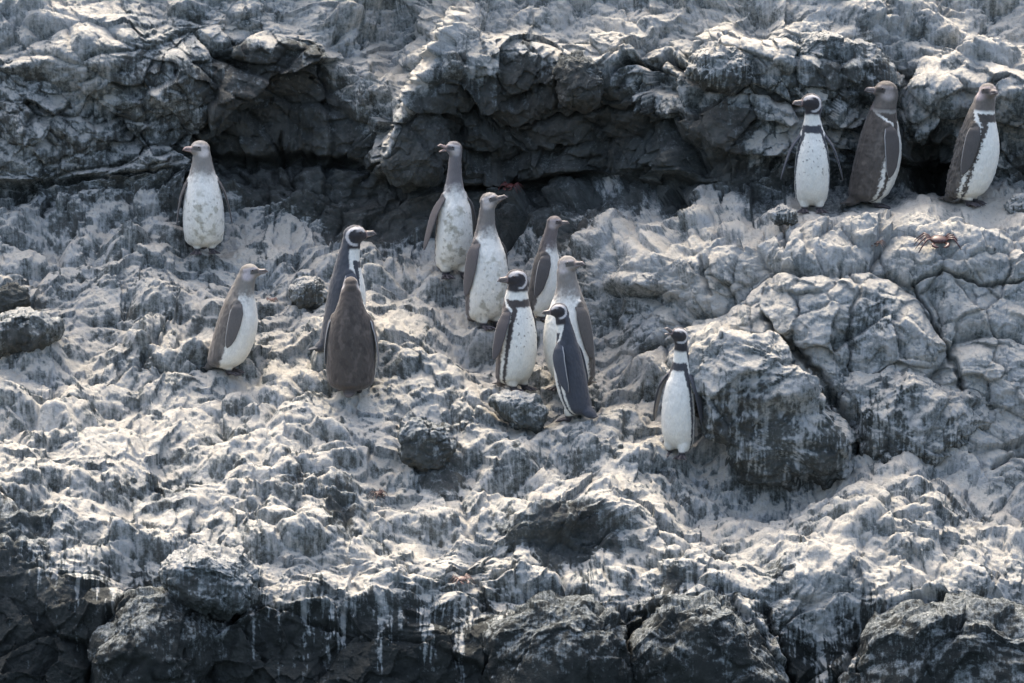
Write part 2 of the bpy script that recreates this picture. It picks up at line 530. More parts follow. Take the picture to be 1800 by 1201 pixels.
def mapr(t, v, a, b, c=0, d=1):
    m = N(t, 'ShaderNodeMapRange')
    t.links.new(v, m.inputs[0])
    for i, q in enumerate((a, b, c, d)):
        m.inputs[i + 1].default_value = q
    return m.outputs[0]

def math2(t, op, a, b):
    m = N(t, 'ShaderNodeMath', operation=op)
    for s, v in ((m.inputs[0], a), (m.inputs[1], b)):
        if isinstance(v, bpy.types.NodeSocket):
            t.links.new(v, s)
        else:
            s.default_value = v
    return m.outputs[0]

def attr(t, name):
    return N(t, 'ShaderNodeAttribute', attribute_name=name).outputs['Fac']

def rock_material():
    m = bpy.data.materials.new('guano_rock')
    m.use_nodes = True
    t = m.node_tree
    bs = t.nodes['Principled BSDF']
    geo = N(t, 'ShaderNodeNewGeometry')
    pos = geo.outputs['Position']
    na = noise(t, pos, 9, 6, .6)
    nb = noise(t, pos, 45, 5, .65)
    nc = noise(t, pos, 150, 3, .6)
    stretch = N(t, 'ShaderNodeMapping')
    stretch.inputs['Scale'].default_value = (95, 30, 9)
    t.links.new(pos, stretch.inputs['Vector'])
    st = noise(t, stretch.outputs[0], 1.0, 4, .6)
    rock = mixc(t, mapr(t, na, .35, .65), (.034, .041, .039), (.082, .090, .083))
    rock = mixc(t, mapr(t, nb, .45, .75, 0, .7), rock, (.110, .112, .108))
    rock = mixc(t, math2(t, 'MULTIPLY', attr(t, 'brown'), mapr(t, nb, .3, .6, .1, .55)), rock, (.085, .068, .052))
    rock = mixc(t, attr(t, 'low_dark'), rock, mixc(t, mapr(t, na, .3, .7), (.020, .023, .022), (.040, .043, .038)))
    g = attr(t, 'guano')
    g = math2(t, 'ADD', g, mapr(t, nb, .3, .7, -.26, .22))
    g = math2(t, 'ADD', g, mapr(t, st, .3, .7, -.12, .12))
    g = math2(t, 'ADD', g, mapr(t, nc, .3, .7, -.08, .08))
    white = mixc(t, attr(t, 'crust_sun'), (.39, .405, .40), (.475, .45, .385))  # painted sun warmth on the tops, cool shade tone on steep faces
    white = mixc(t, mapr(t, na, .4, .7, 0, .5), white, (.44, .40, .33))
    thin = mixc(t, mapr(t, g, .18, .55), rock, (.185, .205, .20))
    col = mixc(t, mapr(t, g, .45, .95), thin, white)
    t.links.new(col, bs.inputs['Base Color'])
    bs.inputs['Roughness'].default_value = .92
    bs.inputs['Specular IOR Level'].default_value = .25
    bp = N(t, 'ShaderNodeBump')
    bp.inputs['Strength'].default_value = .85
    bp.inputs['Distance'].default_value = .020
    hgt = math2(t, 'ADD', math2(t, 'MULTIPLY', nb, 1.0), math2(t, 'MULTIPLY', nc, .45))
    t.links.new(hgt, bp.inputs['Height'])
    t.links.new(bp.outputs[0], bs.inputs['Normal'])
    return m
ROCK = rock_material()

me = grid_mesh('rocky_cliff', PF)
fattr(me, 'guano', guano)
fattr(me, 'brown', brown)
fattr(me, 'low_dark', low_dark)
fattr(me, 'crust_sun', crust_sun)
me.materials.append(ROCK)
cliff = bpy.data.objects.new('rocky_cliff', me)
cliff['kind'] = 'structure'
C.objects.link(cliff)
print('cliff', time.time() - T0)

# ------------------------------------------------------------------ sea, far below the frame
bm = bmesh.new()
bmesh.ops.create_grid(bm, x_segments=2, y_segments=2, size=2500)
wme = bpy.data.meshes.new('water')
bm.to_mesh(wme); bm.free()
wm = bpy.data.materials.new('sea_water')
wm.use_nodes = True
b = wm.node_tree.nodes['Principled BSDF']
b.inputs['Base Color'].default_value = (.02, .04, .05, 1)
b.inputs['Roughness'].default_value = .12
_n = noise(wm.node_tree, N(wm.node_tree, 'ShaderNodeNewGeometry').outputs['Position'], 1.5, 5, .6)
_b = N(wm.node_tree, 'ShaderNodeBump'); _b.inputs['Distance'].default_value = .3
wm.node_tree.links.new(_n, _b.inputs['Height']); wm.node_tree.links.new(_b.outputs[0], b.inputs['Normal'])
wme.materials.append(wm)
wo = bpy.data.objects.new('water', wme)
wo.location = (0, -8, float(PF[..., 2].min()) + .15)
wo['kind'] = 'structure'
C.objects.link(wo)

# ------------------------------------------------------------------ where a pixel meets the rock
REL = PF - CAM.astype(F)
DEP = (REL * fwd.astype(F)).sum(-1)
SX = REL[..., 0] / DEP / FW * 1800 + 900
SY = 600.5 - (REL * upv.astype(F)).sum(-1) / DEP / FW * 1800

def ground(px, py, r=9):
    m = ((SX - px) ** 2 + ((SY - py) * 1.5) ** 2) < r * r
    if not m.any():
        return ground(px, py, r * 2)
    p = PF[m]
    dd = DEP[m]
    near = dd < dd.min() + .10
    q = p[near].mean(0)
    return Vector([float(v) for v in q])

def link(name, me, parent=None, mat=None):
    o = bpy.data.objects.new(name, me)
    C.objects.link(o)
    if mat is not None and not me.materials:
        me.materials.append(mat)
    if parent is not None:
        o.parent = parent
    return o

def tag(o, label, cat, group=None):
    o['label'] = label
    o['category'] = cat
    if group:
        o['group'] = group

# ------------------------------------------------------------------ boulders
_ico = {}
def ico(level):
    if level not in _ico:
        bm = bmesh.new()
        bmesh.ops.create_icosphere(bm, subdivisions=level, radius=1)
        me = bpy.data.meshes.new('ico_source')
        bm.to_mesh(me); bm.free()
        v = np.empty(len(me.vertices) * 3, F); me.vertices.foreach_get('co', v)
        f = np.empty(len(me.loops), np.int32); me.loops.foreach_get('vertex_index', f)
        bpy.data.meshes.remove(me)
        _ico[level] = (v.reshape(-1, 3), f.reshape(-1, 3))
    return _ico[level]

def tri_mesh(name, V, T):
    me = bpy.data.meshes.new(name)
    me.vertices.add(len(V)); me.vertices.foreach_set('co', V.astype(F).ravel())
    me.loops.add(T.size); me.loops.foreach_set('vertex_index', T.ravel().astype(np.int32))
    me.polygons.add(len(T)); me.polygons.foreach_set('loop_start', np.arange(0, T.size, 3, dtype=np.int32))
    me.update(calc_edges=True); me.shade_smooth()
    return me

def boulder(name, label, cat, pts, thick, white=.5, sink=.35, level=7, rough=1.0, group='boulders bedded in the cliff', dcol=None, tilt=0.0, dark=0.0):
    V, T = ico(level)
    P2 = np.array(pts, F)
    cx, cy = (P2.min(0) + P2.max(0)) / 2
    ix, iy = np.searchsorted(ax, cx), np.searchsorted(ay, cy)
    d = (float(D[iy, ix]) if dcol is None else dcol) - thick * (1 - sink) * .5
    # radius of the outline in each direction
    ang = np.linspace(-math.pi, math.pi, 361)
    rad = np.empty(361)
    Q = P2 - (cx, cy)
    for k, a in enumerate(ang):
        ux, uy = math.cos(a), math.sin(a)
        best = 1.0
        for (x0, y0), (x1, y1) in zip(Q, np.roll(Q, -1, 0)):
            ex, ey = x1 - x0, y1 - y0
            det = ux * ey - uy * ex
            if abs(det) < 1e-6:
                continue
            t = (x0 * ey - y0 * ex) / det
            s = (x0 * uy - y0 * ux) / det
            if t > 0 and -1e-6 <= s <= 1 + 1e-6:
                best = max(best, t)
        rad[k] = best
    k = np.exp(-0.5 * (np.arange(-9, 10) / 4.0) ** 2); k /= k.sum()
    rad = np.convolve(np.concatenate([rad[-10:-1], rad, rad[1:10]]), k, 'same')[9:-9]
    a, c, bb = V[:, 0], V[:, 1], V[:, 2]          # a right, bb up, c away
    th = np.arctan2(-bb, a)
    sp = np.sqrt(a * a + bb * bb)
    Rr = np.interp(th, ang, rad)
    Rr = rad.mean() + (Rr - rad.mean()) * sstep(0, .8, sp)
    rs = Rr * sp ** .62 * .003 * (DIST + d) / DIST
    cc = np.sign(c) * np.abs(c) ** .75 * thick
    right = np.array([1, 0, 0], F)
    P = at(cx, cy, d)[None] + right * (rs * np.cos(th))[:, None] - upv.astype(F) * (rs * np.sin(th))[:, None] + fwd.astype(F) * (cc + tilt * -rs * np.sin(th))[:, None]
    P = P.astype(F)
    s0 = int(abs(cx * 7 + cy * 3)) % 97
    me0 = tri_mesh('tmp', P, T)
    nr = np.empty(len(P) * 3, F)
    me0.vertices.foreach_get('normal', nr)
    nr = nr.reshape(-1, 3)
    bpy.data.meshes.remove(me0)
    sc = float(np.clip(rad.mean() * .003, .05, .5))
    pw = P + (np.stack([perlin(P, sc, s0), perlin(P, sc, s0 + 1), perlin(P, sc, s0 + 2)], -1) * sc * .35).astype(F)
    p1, e1_, r1_, _ = facets(pw, sc * 1.1, s0 % 13, 1.0)
    p2, e2_, r2_, _ = facets(pw, sc * .45, s0 % 11 + 3, 1.0)
    h = p1 * .14 * sc + r1_ * .10 * sc + p2 * .09 * sc + r2_ * .05 * sc + fbm(pw, sc * .6, 5, s0, .55) * .20 * sc * rough
    h += fbm(P, .035, 3, s0 + 5) * .006
    P = (P + nr * h[:, None]).astype(F)
    me = tri_mesh(name, P, T)
    me.vertices.foreach_get('normal', (nb_ := np.empty(len(P) * 3, F)))
    up = nb_.reshape(-1, 3)[:, 2]
    # top edge height for each x
    x = P[:, 0]; z = P[:, 2]
    bins = np.clip(((x - x.min()) / (np.ptp(x) + 1e-6) * 60).astype(int), 0, 59)
    zt = np.full(60, -1e9); np.maximum.at(zt, bins, z)
    drop = (zt[bins] - z) / (sc * 2)
    X3 = np.stack([P[:, 0], P[:, 2] * .12, P[:, 1] * .05], -1)
    ln = .35 + .9 * perlin(X3, .010, 110) + .7 * perlin(X3, .03, 111) + .8 * perlin(X3, .09, 112)
    runs = sstep(.25, -.05, drop - ln * (.4 + white))
    srcb = sstep(.30, .75, up + fbm(P, .16, 4, 100) * .55 + fbm(P, .05, 3, 105) * .30)
    g = .55 * srcb * min(1, white * 1.6) + .46 * runs * min(1, white * 1.5) + .30 * white - .08 + fbm(P, .16, 4, 100) * .35 * white + fbm(P, .05, 3, 105) * .16 - dark
    fattr(me, 'guano', np.clip(g, 0, 1))
    fattr(me, 'low_dark', np.full(len(P), 1.0 if cy > 1080 else 0.0, F))
    fattr(me, 'brown', np.clip(.35 + fbm(P, .5, 3, 120) * .9, 0, 1))
    fattr(me, 'crust_sun', np.clip(sstep(.35, .8, up) * white * 1.4, 0, 1))  # sun warmth painted on the upward faces of the stone
    # origin at the foot of the stone
    c0 = P.mean(0); c0[2] = P[:, 2].min()
    co = (P - c0).astype(F)
    me.vertices.foreach_set('co', co.ravel())
    me.update()
    o = link(name, me, None, ROCK)
    o.location = [float(q) for q in c0]
    tag(o, label, cat, group)
    return o

boulder('boulder', 'large rounded boulder with a dark face just right of the lone lower penguin', 'boulder',
        [(1205,680),(1216,625),(1245,592),(1305,580),(1362,584),(1385,610),(1440,650),(1470,715),(1500,790),(1490,850),(1400,850),(1320,830),(1235,770)], .30, .85, .7, dcol=1.30, tilt=-.12)
boulder('boulder', 'pale grey boulder with a humped left end beside the deep dark crack', 'boulder',
        [(1478,700),(1490,660),(1550,643),(1600,662),(1660,680),(1720,690),(1738,730),(1705,780),(1640,830),(1545,830),(1500,760)], .26, .80, .7, dcol=1.34, tilt=.2)
boulder('boulder', 'dark bottomed boulder with a whitened top at the left edge', 'boulder',
        [(-60,590),(0,560),(40,545),(80,550),(108,575),(104,600),(60,618),(0,628)], .16, .45, .9, 6)
boulder('boulder', 'small black stone wedged above the dark bottomed boulder at the left edge', 'boulder',
        [(-30,520),(20,500),(48,508),(52,535),(10,552),(-30,555)], .10, .15, .9, 6)
boulder('rock_slab', 'long streaked slab overhanging the two adult penguins on the upper ledge', 'rock slab',
        [(1318,110),(1340,82),(1380,68),(1440,60),(1520,70),(1568,98),(1590,150),(1578,175),(1500,184),(1400,180),(1335,160)], .20, .55, .5, dcol=2.24)
boulder('boulder', 'streaked round boulder under the crack left of the long overhanging slab', 'boulder',
        [(1205,130),(1218,95),(1265,78),(1318,95),(1322,145),(1290,164),(1240,155)], .22, .62, .5, dcol=2.15)
boulder('boulder', 'smooth dark boulder with a pointed top at the bottom left', 'boulder',
        [(160,1230),(172,1130),(215,1062),(270,1038),(330,1060),(378,1100),(375,1160),(330,1290),(200,1300)], .34, .26, 1.15, dark=.0, rough=.8)
boulder('boulder', 'broad dark boulder at the bottom centre below the crab shaped scrap', 'boulder',
        [(862,1120),(900,1080),(960,1062),(1040,1058),(1092,1085),(1102,1201),(1060,1290),(870,1290)], .34, .26, 1.15, dark=.0, rough=.8)
boulder('boulder', 'dark domed boulder at the bottom, right of the broad one at bottom centre', 'boulder',
        [(1118,1130),(1175,1062),(1245,1040),(1295,1060),(1345,1125),(1382,1200),(1370,1300),(1120,1300)], .36, .28, 1.15, dark=.0, rough=.8)
boulder('boulder', 'very large dark boulder in the bottom right corner', 'boulder',
        [(1478,1210),(1520,1115),(1580,1062),(1650,1060),(1760,1080),(1860,1100),(1920,1200),(1870,1320),(1480,1320)], .40, .28, 1.15, dark=.0, rough=.8)
boulder('boulder', 'streaked dark boulder hanging over the gap at the lower left', 'boulder',
        [(275,1010),(300,980),(360,962),(425,975),(455,1015),(445,1062),(402,1086),(340,1072),(290,1048)], .24, .5, .7)
boulder('boulder', 'black knob of rock on the slope below the brown penguin seen from behind', 'boulder',
        [(700,760),(728,738),(785,745),(803,780),(785,820),(745,836),(708,802)], .09, .42, .9, 6)
boulder('boulder', 'dark streaked stone just under the feet of the adult penguin in the cluster', 'boulder',
        [(862,702),(900,688),(945,700),(965,735),(950,762),(910,752),(880,728)], .10, .5, .9, 6)
boulder('boulder', 'small pale stone on the upper ledge at the feet of its leftmost penguin', 'boulder',
        [(1350,374),(1372,360),(1400,370),(1402,392),(1362,396)], .07, .75, .3, 6)
boulder('boulder', 'small warm grey stone on the upper ledge at the right edge', 'boulder',
        [(1765,362),(1782,342),(1830,340),(1850,375),(1772,382)], .10, .6, .3, 6)
boulder('boulder', 'angular dark block at the foot of the slanting pale rib', 'boulder',
        [(668,292),(700,215),(742,180),(780,205),(792,262),(772,315),(710,330)], .22, .12, .6, dcol=2.72)
boulder('boulder', 'hanging dark block under the whitened rim above the overhang', 'boulder',
        [(978,120),(998,96),(1040,100),(1064,135),(1056,182),(1030,196),(988,184)], .18, .22, .5, dcol=2.42)
boulder('boulder', 'rounded grey knob of rock above the penguin with the flecked cheek', 'boulder',
        [(508,508),(532,486),(562,490),(578,515),(568,545),(520,545)], .08, .6, 1.0, 6)
print('boulders', time.time() - T0)

# ------------------------------------------------------------------ penguins
def plumage_material(name, rough=.75):
    m = bpy.data.materials.new(name)
    m.use_nodes = True
    t = m.node_tree
    bs = t.nodes['Principled BSDF']
    tc = N(t, 'ShaderNodeTexCoord').outputs['Object']
    c = N(t, 'ShaderNodeAttribute', attribute_name='plumage').outputs['Color']
    mp = N(t, 'ShaderNodeMapping'); mp.inputs['Scale'].default_value = (1, 1, .35)
    t.links.new(tc, mp.inputs['Vector'])
    n = noise(t, mp.outputs[0], 160, 4, .6)
    n2 = noise(t, tc, 22, 4, .6)
    f = math2(t, 'MULTIPLY', mapr(t, n, .25, .75, .84, 1.10), mapr(t, n2, .3, .7, .90, 1.05))
    mm = N(t, 'ShaderNodeVectorMath', operation='SCALE')
    t.links.new(c, mm.inputs[0]); t.links.new(f, mm.inputs['Scale'])
    t.links.new(mm.outputs[0], bs.inputs['Base Color'])
    bs.inputs['Roughness'].default_value = rough
    bs.inputs['Specular IOR Level'].default_value = .3
    bs.inputs['Sheen Weight'].default_value = .15
    bp = N(t, 'ShaderNodeBump'); bp.inputs['Strength'].default_value = .35; bp.inputs['Distance'].default_value = .003
    t.links.new(n, bp.inputs['Height']); t.links.new(bp.outputs[0], bs.inputs['Normal'])
    return m
PLUM = plumage_material('plumage')

def flat_mat(name, col, rough, col2=None, sc=60):
    m = bpy.data.materials.new(name)
    m.use_nodes = True
    t = m.node_tree
    bs = t.nodes['Principled BSDF']
    n = noise(t, N(t, 'ShaderNodeTexCoord').outputs['Object'], sc, 4, .6)
    t.links.new(mixc(t, mapr(t, n, .35, .65), col, col2 or tuple(v * .6 for v in col)), bs.inputs['Base Color'])
    bs.inputs['Roughness'].default_value = rough
    return m
BEAKM = flat_mat('bill_horn', (.075, .068, .065), .45, (.20, .17, .155), 40)
BEAKP = flat_mat('bill_pale', (.36, .27, .24), .45, (.16, .12, .11), 40)
EYEM = flat_mat('eye_brown', (.02, .010, .008), .08)
FOOTM = flat_mat('foot_skin', (.030, .028, .030), .6, (.09, .075, .075), 40)

def loft(rings, closed=True):
    """rings (m, n, 3) -> verts, faces with capped ends"""
    m, n = len(rings), len(rings[0])
    V = [tuple(p) for r in rings for p in r]
    Fc = []
    for i in range(m - 1):
        for j in range(n):
            k = (j + 1) % n
            Fc.append((i * n + j, i * n + k, (i + 1) * n + k, (i + 1) * n + j))
    Fc.append(tuple(range(n))[::-1])
    Fc.append(tuple((m - 1) * n + j for j in range(n)))
    return V, Fc

def mesh_from(name, parts):
    V, Fc = [], []
    for v, f in parts:
        o = len(V)
        V += v
        Fc += [tuple(i + o for i in q) for q in f]
    me = bpy.data.meshes.new(name)
    me.from_pydata(V, [], Fc)
    me.update()
    me.shade_smooth()
    return me

def ellipsoid(c, ax3, r, nu=24, nv=16):
    """c centre, ax3 3 axis vectors, r radii"""
    rings = []
    for i in range(1, nv):
        ph = math.pi * i / nv
        rings.append([c + ax3[0] * (r[0] * math.cos(ph)) + ax3[1] * (r[1] * math.sin(ph) * math.cos(2 * math.pi * j / nu)) +
                      ax3[2] * (r[2] * math.sin(ph) * math.sin(2 * math.pi * j / nu)) for j in range(nu)])
    return loft(rings)

def interp_pts(ts, pts, n):
    t = np.linspace(ts[0], ts[-1], n)
    pts = np.array(pts, float)
    # smooth cubic through the samples
    out = np.empty((n, pts.shape[1]))
    for k in range(pts.shape[1]):
        m = np.gradient(pts[:, k], ts)
        i = np.clip(np.searchsorted(ts, t, side='right') - 1, 0, len(ts) - 2)
        h = np.array(ts)[i + 1] - np.array(ts)[i]
        u = (t - np.array(ts)[i]) / h
        out[:, k] = ((1 + 2 * u) * (1 - u) ** 2 * pts[i, k] + u * (1 - u) ** 2 * h * m[i] +
                     u * u * (3 - 2 * u) * pts[i + 1, k] + u * u * (u - 1) * h * m[i + 1])
    return out

def remeshed(me, vox, smooth=6):
    o = bpy.data.objects.new('tmp_body', me)
    C.objects.link(o)
    r = o.modifiers.new('r', 'REMESH'); r.mode = 'VOXEL'; r.voxel_size = vox; r.use_smooth_shade = True
    s = o.modifiers.new('s', 'SMOOTH'); s.factor = .6; s.iterations = smooth
    dg = bpy.context.evaluated_depsgraph_get()
    res = bpy.data.meshes.new_from_object(o.evaluated_get(dg))
    bpy.data.objects.remove(o)
    bpy.data.meshes.remove(me)
    return res

WHITE = (.72, .71, .64)
def penguin(label, foot, top, face, head_face, kind, head_pitch=5, lean=0, roll=0, torso=.66, fat=1.0,
            spread=(8, 8), gape=0, stain=0, back=(.055, .058, .066), headc=None, cheek=None, step=0.0, ragged=0.0,
            belly=WHITE, tail_len=.12, flip=1.0, seed=1, raise_=0.0, pale_bill=False, hscale=1.0, swing=0.0, neckw=1.0):
    g = ground(*foot)
    dep = float((np.array(g) - CAM) @ fwd)
    Hh = (foot[1] - top[1]) / 1800 * FW * dep / math.cos(PITCH) * 1.0
    S = Hh
    root = bpy.data.objects.new('penguin', None)
    root.empty_display_size = .1
    C.objects.link(root)
    root.location = g - Vector((0, 0, .005))
    rz = R(face - 90)
    root.rotation_euler = (Matrix.Rotation(R(roll), 3, 'Y') @ Matrix.Rotation(rz, 3, 'Z')).to_euler()
    tag(root, label, 'penguin', 'penguins standing on the rocks')
    tl = math.tan(R(lean))
    def ctr(x, z):
        return (x + tl * z, z)
    # --- torso and neck: (tau, cx, z, half width, half depth)
    T = torso
    prof = [(.046, -.060, .060, .050), (.062, -.052, .104, .095), (.092, -.040, .138, .128), (.15, -.022, .153, .146), (.25, -.004, .161, .158), (.36, .006, .160, .160),
            (.47, .006, .151, .152), (.56, .000, .137, .136), (.64, -.006, .119, .116), (.71, -.010, .102, .102), (.77, -.008, .089, .092),
            (.82, -.002, .080, .084), (.87, .002, .074, .078), (.91, .006, .064, .064)]
    sec = []
    for z, cx, a_, b_ in prof:
        zz = np.interp(z, [0, .66, .91], [0, T, .91])
        x_, z_ = ctr(cx, zz)
        f_ = np.interp(z, [0, .64, .80], [fat, fat, (fat + 1) / 2]) * np.interp(z, [0, .56, .76, .82, .91], [1, 1, neckw, neckw, min(neckw, hscale)])
        sec.append((x_, z_, a_ * f_, b_ * f_))
    ts = [p[0] for p in prof]
    sm = interp_pts(ts, sec, 46)
    rings = []
    for x_, z_, a_, b_ in sm:
        a_, b_ = max(a_, .01), max(b_, .01)
        rings.append([Vector((x_ + b_ * math.cos(q), a_ * math.sin(q), z_)) * S for q in np.linspace(0, 2 * math.pi, 40, endpoint=False)])
    parts = [loft(rings)]
    # head
    hy = R(head_face - face)
    hp = R(head_pitch)
    hf = Vector((math.cos(hy) * math.cos(hp), math.sin(hy) * math.cos(hp), math.sin(hp)))
    hl = Vector((-math.sin(hy), math.cos(hy), 0))
    hu = hf.cross(hl)
    bx, bz = ctr(.006, .993 - .075 * hscale)
    hc = (Vector((bx, 0, bz)) + hf * .014) * S
    hs = S * hscale
    parts.append(ellipsoid(hc, (hf, hl, hu), (.088 * hs, .070 * hs, .075 * hs)))
    parts.append(ellipsoid(hc + hf * .058 * hs - hu * .012 * hs, (hf, hl, hu), (.052 * hs, .038 * hs, .038 * hs)))
    parts.append(ellipsoid(hc - hf * .030 * hs - hu * .045 * hs, (hf, hl, hu), (.070 * hs, .064 * hs * min(1, neckw + .1), .070 * hs)))
    # thighs
    for s_ in (-1, 1):
        lx = .035 + step * s_
        parts.append(ellipsoid(Vector((lx * .4, s_ * .060, .082)) * S, (Vector((0, 0, 1)), Vector((1, 0, 0)), Vector((0, 1, 0))), (.052 * S, .052 * S, .046 * S)))
        parts.append(ellipsoid(Vector((lx, s_ * .062, .036)) * S, (Vector((0, 0, 1)), Vector((1, 0, 0)), Vector((0, 1, 0))), (.048 * S, .030 * S, .028 * S)))
    # shoulders that carry the flippers
    for s_ in (-1, 1):
        i_ = int(np.argmin(np.abs(sm[:, 1] - (T - .05))))
        parts.append(ellipsoid(Vector((sm[i_, 0] - .004, s_ * (sm[i_, 2] - .030), T - .075)) * S, (Vector((0, 0, 1)), Vector((1, 0, 0)), Vector((0, 1, 0))), (.095 * S, .056 * S, .040 * S)))
    # rump running out to the tail
    parts.append(ellipsoid(Vector((-.115, 0, .075)) * S, (Vector((.80, 0, .60)), Vector((0, 1, 0)), Vector((-.60, 0, .80))), (.105 * S, .062 * S, .045 * S)))
    me = remeshed(mesh_from('body', parts), .0055, 5)
    me.name = 'body'
    # --- colours by place on the bird
    n = len(me.vertices)
    v = np.empty(n * 3, F); me.vertices.foreach_get('co', v)
    v = v.reshape(-1, 3) / S
    z = v[:, 2]
    cxz = np.interp(z, sm[:, 1], sm[:, 0])
    fx_, fy_ = v[:, 0] - cxz, v[:, 1]
    neck = sstep(T - .02, .88, z)
    phi = np.arctan2(fy_, fx_) - hy * neck * .8
    phi = np.abs((phi + math.pi) % (2 * math.pi) - math.pi)
    h = z / T * .66                                   # normalised torso height, shoulder .66
    P3 = np.stack([v[:, 0], v[:, 1], v[:, 2]], -1).astype(F) + seed * 3.1
    nz = fbm(P3, .05, 3, seed) * .10
    nz2 = fbm(P3, .018, 3, seed + 9) * .12
    ph = phi + nz * .8 + nz2 * (.8 + ragged)
    hh = h + nz * .12 + nz2 * .06
    back = np.array(back, F)
    col = np.tile(np.array(belly, F), (n, 1))
    def paint(mask, c):
        nonlocal col
        col = col * (1 - mask[:, None]) + np.array(c, F) * mask[:, None]
    flank = np.interp(hh, [0, .1, .3, .5, .62, .70, .80], [1.45, 1.62, 1.68, 1.60, 1.50, 1.60, 1.75])
    yellow = sstep(.25, .05, hh) * (phi < 1.7)
    paint(yellow * .30, (.42, .39, .28))
    if kind != 'juv':
        bandw = np.interp(hh, [0, .1, .3, .55, .65], [.16, .20, .22, .30, .42])
        gap = np.interp(hh, [0, .1, .3, .5, .62, .66], [.16, .20, .22, .26, .34, .40])
        band = sstep(flank - gap - bandw - .04, flank - gap - bandw + .04, ph) * sstep(flank - gap + .04, flank - gap - .04, ph) * sstep(.735, .715, hh)
        arch = sstep(.662, .674, hh) * sstep(.735, .723, hh) * (ph < flank - gap * .8)
        paint(np.clip(band + arch, 0, 1), back * .85)
        paint(sstep(flank - .07, flank + .06, ph), back)
        chin = .815 if kind == 'adult' else .775
        paint(sstep(chin - .012, chin + .012, z + nz * .1), (.030, .028, .030) if kind == 'adult' else np.array(headc or back, F))
        hc_ = np.array(headc or back, F)
        if seed == 13:                       # the collar of this one is still brown
            paint(.75 * sstep(.69, .73, hh) * (z < chin + .02), back)
        nape = sstep(1.95, 2.15, ph) * sstep(.66, .70, hh)
        paint(nape, back)
    else:
        hc_ = np.array(headc or (.17, .155, .15), F)
        paint(sstep(flank - .07, flank + .07, ph), back)
        edge = T + .020 + .020 * np.cos(phi)
        edge = np.where(phi < 1.5, edge - .0, edge)
        paint(sstep(edge - .07, edge + .07, z + nz * .6 + nz2 * .4), hc_)
        paint(sstep(edge - .03, edge + .04, z + nz * .3) * sstep(1.5, 2.0, phi), hc_ * .5 + back * .5)
    shd = np.exp(-(((z - (T - .045)) / .060) ** 2 + (fx_ / .048) ** 2)) * (np.abs(fy_) > .06)
    paint(sstep(.35, .6, shd), back)
    # head details in head coordinates
    q = (v - np.array(hc / S, F))
    qx = q @ np.array(hf, F) / (.086 * hscale)
    qy = np.abs(q @ np.array(hl, F)) / (.070 * hscale)
    qz = q @ np.array(hu, F) / (.074 * hscale)
    onhead = (z > T + .08)
    rr = np.sqrt((qx - .10) ** 2 + ((qz + .12) * 1.0) ** 2)
    if kind == 'adult':
        loop = sstep(.70, .76, rr + nz2 * .4) * sstep(1.02, .95, rr + nz2 * .4) * (qy > .25) * onhead
        loop = loop * (1 - sstep(-.05, .25, qx) * sstep(.35, .10, qz)) * sstep(.22, .40, qy)
        paint(loop, (.50, .48, .46))
        brow = sstep(.28, .42, qz) * sstep(.72, .56, qz) * sstep(.15, .3, qy) * sstep(.0, .3, qx) * onhead
        paint(brow * .7, (.42, .40, .38))
        paint(sstep(.95, 1.1, qx) * sstep(.55, .3, qz) * onhead * .8, (.34, .24, .22))
    else:
        ck = np.array(cheek or (.32, .30, .285), F)
        pm = sstep(.85, .25, np.sqrt((qx + .05) ** 2 + (qz + .30) ** 2)) * (qy > .35) * onhead
        paint(pm, np.clip(ck * 1.35, 0, .6))
        brow = sstep(.20, .32, qz) * sstep(.65, .5, qz) * (qy > .2) * (qx > -.5) * onhead
        paint(brow * .8, ck * 1.1)
        mask_ = sstep(.32, .2, np.abs(qz - .04)) * (qx > .25) * (qy > .2) * onhead
        paint(mask_ * .85, hc_ * .30)
        paint(sstep(.9, 1.1, qx) * (qz < .4) * onhead * .5, (.26, .20, .18))
    if kind == 'adult':                      # dark flecks on the breast
        fl = sstep(.29, .35, perlin(P3, .022, seed + 70)) * (phi < .9) * (seed in (8, 12)) * sstep(.25, .4, hh) * sstep(.66, .6, hh)
        paint(fl * .7, (.06, .055, .05))
    if kind == 'moult' or kind == 'juv':     # worn, bleached patches on the back
        wn = sstep(.05, .30, fbm(P3 * np.array((1, 1, .5), F), .06, 4, seed + 80)) * (ph > flank)
        paint(wn * .65 * (z < T + .1), back * 1.8)
        wn = sstep(.10, .30, fbm(P3 * np.array((1, 1, .5), F), .05, 4, seed + 84)) * (ph > flank)
        paint(wn * .55 * (z < T + .1), back * .5)
    if stain:
        st = fbm(P3, .07, 4, seed + 20)
        sm_ = sstep(.10, .40, st + (.10 - np.abs(fy_ + .02)) * 1.2) * (phi < 1.3) * sstep(.07, .14, z) * sstep(.62, .5, z)
        paint(sm_ * stain, (.21, .195, .125))
        st = fbm(P3, .025, 3, seed + 26)
        paint(sstep(.24, .40, st) * (phi < 1.0) * (z < .5) * stain * .8, (.13, .115, .07))
    # dusty feet end of the belly, dark legs
    paint(sstep(.056, .042, z) * (np.abs(v[:, 0]) < .12), (.035, .032, .034))
    paint(sstep(-.09, -.13, v[:, 0] - 0) * (z < .13), back)
    at_ = me.attributes.new('plumage', 'FLOAT_COLOR', 'POINT')
    rgba = np.ones((n, 4), F); rgba[:, :3] = np.clip(col, 0.01, .9)
    at_.data.foreach_set('color', rgba.ravel())
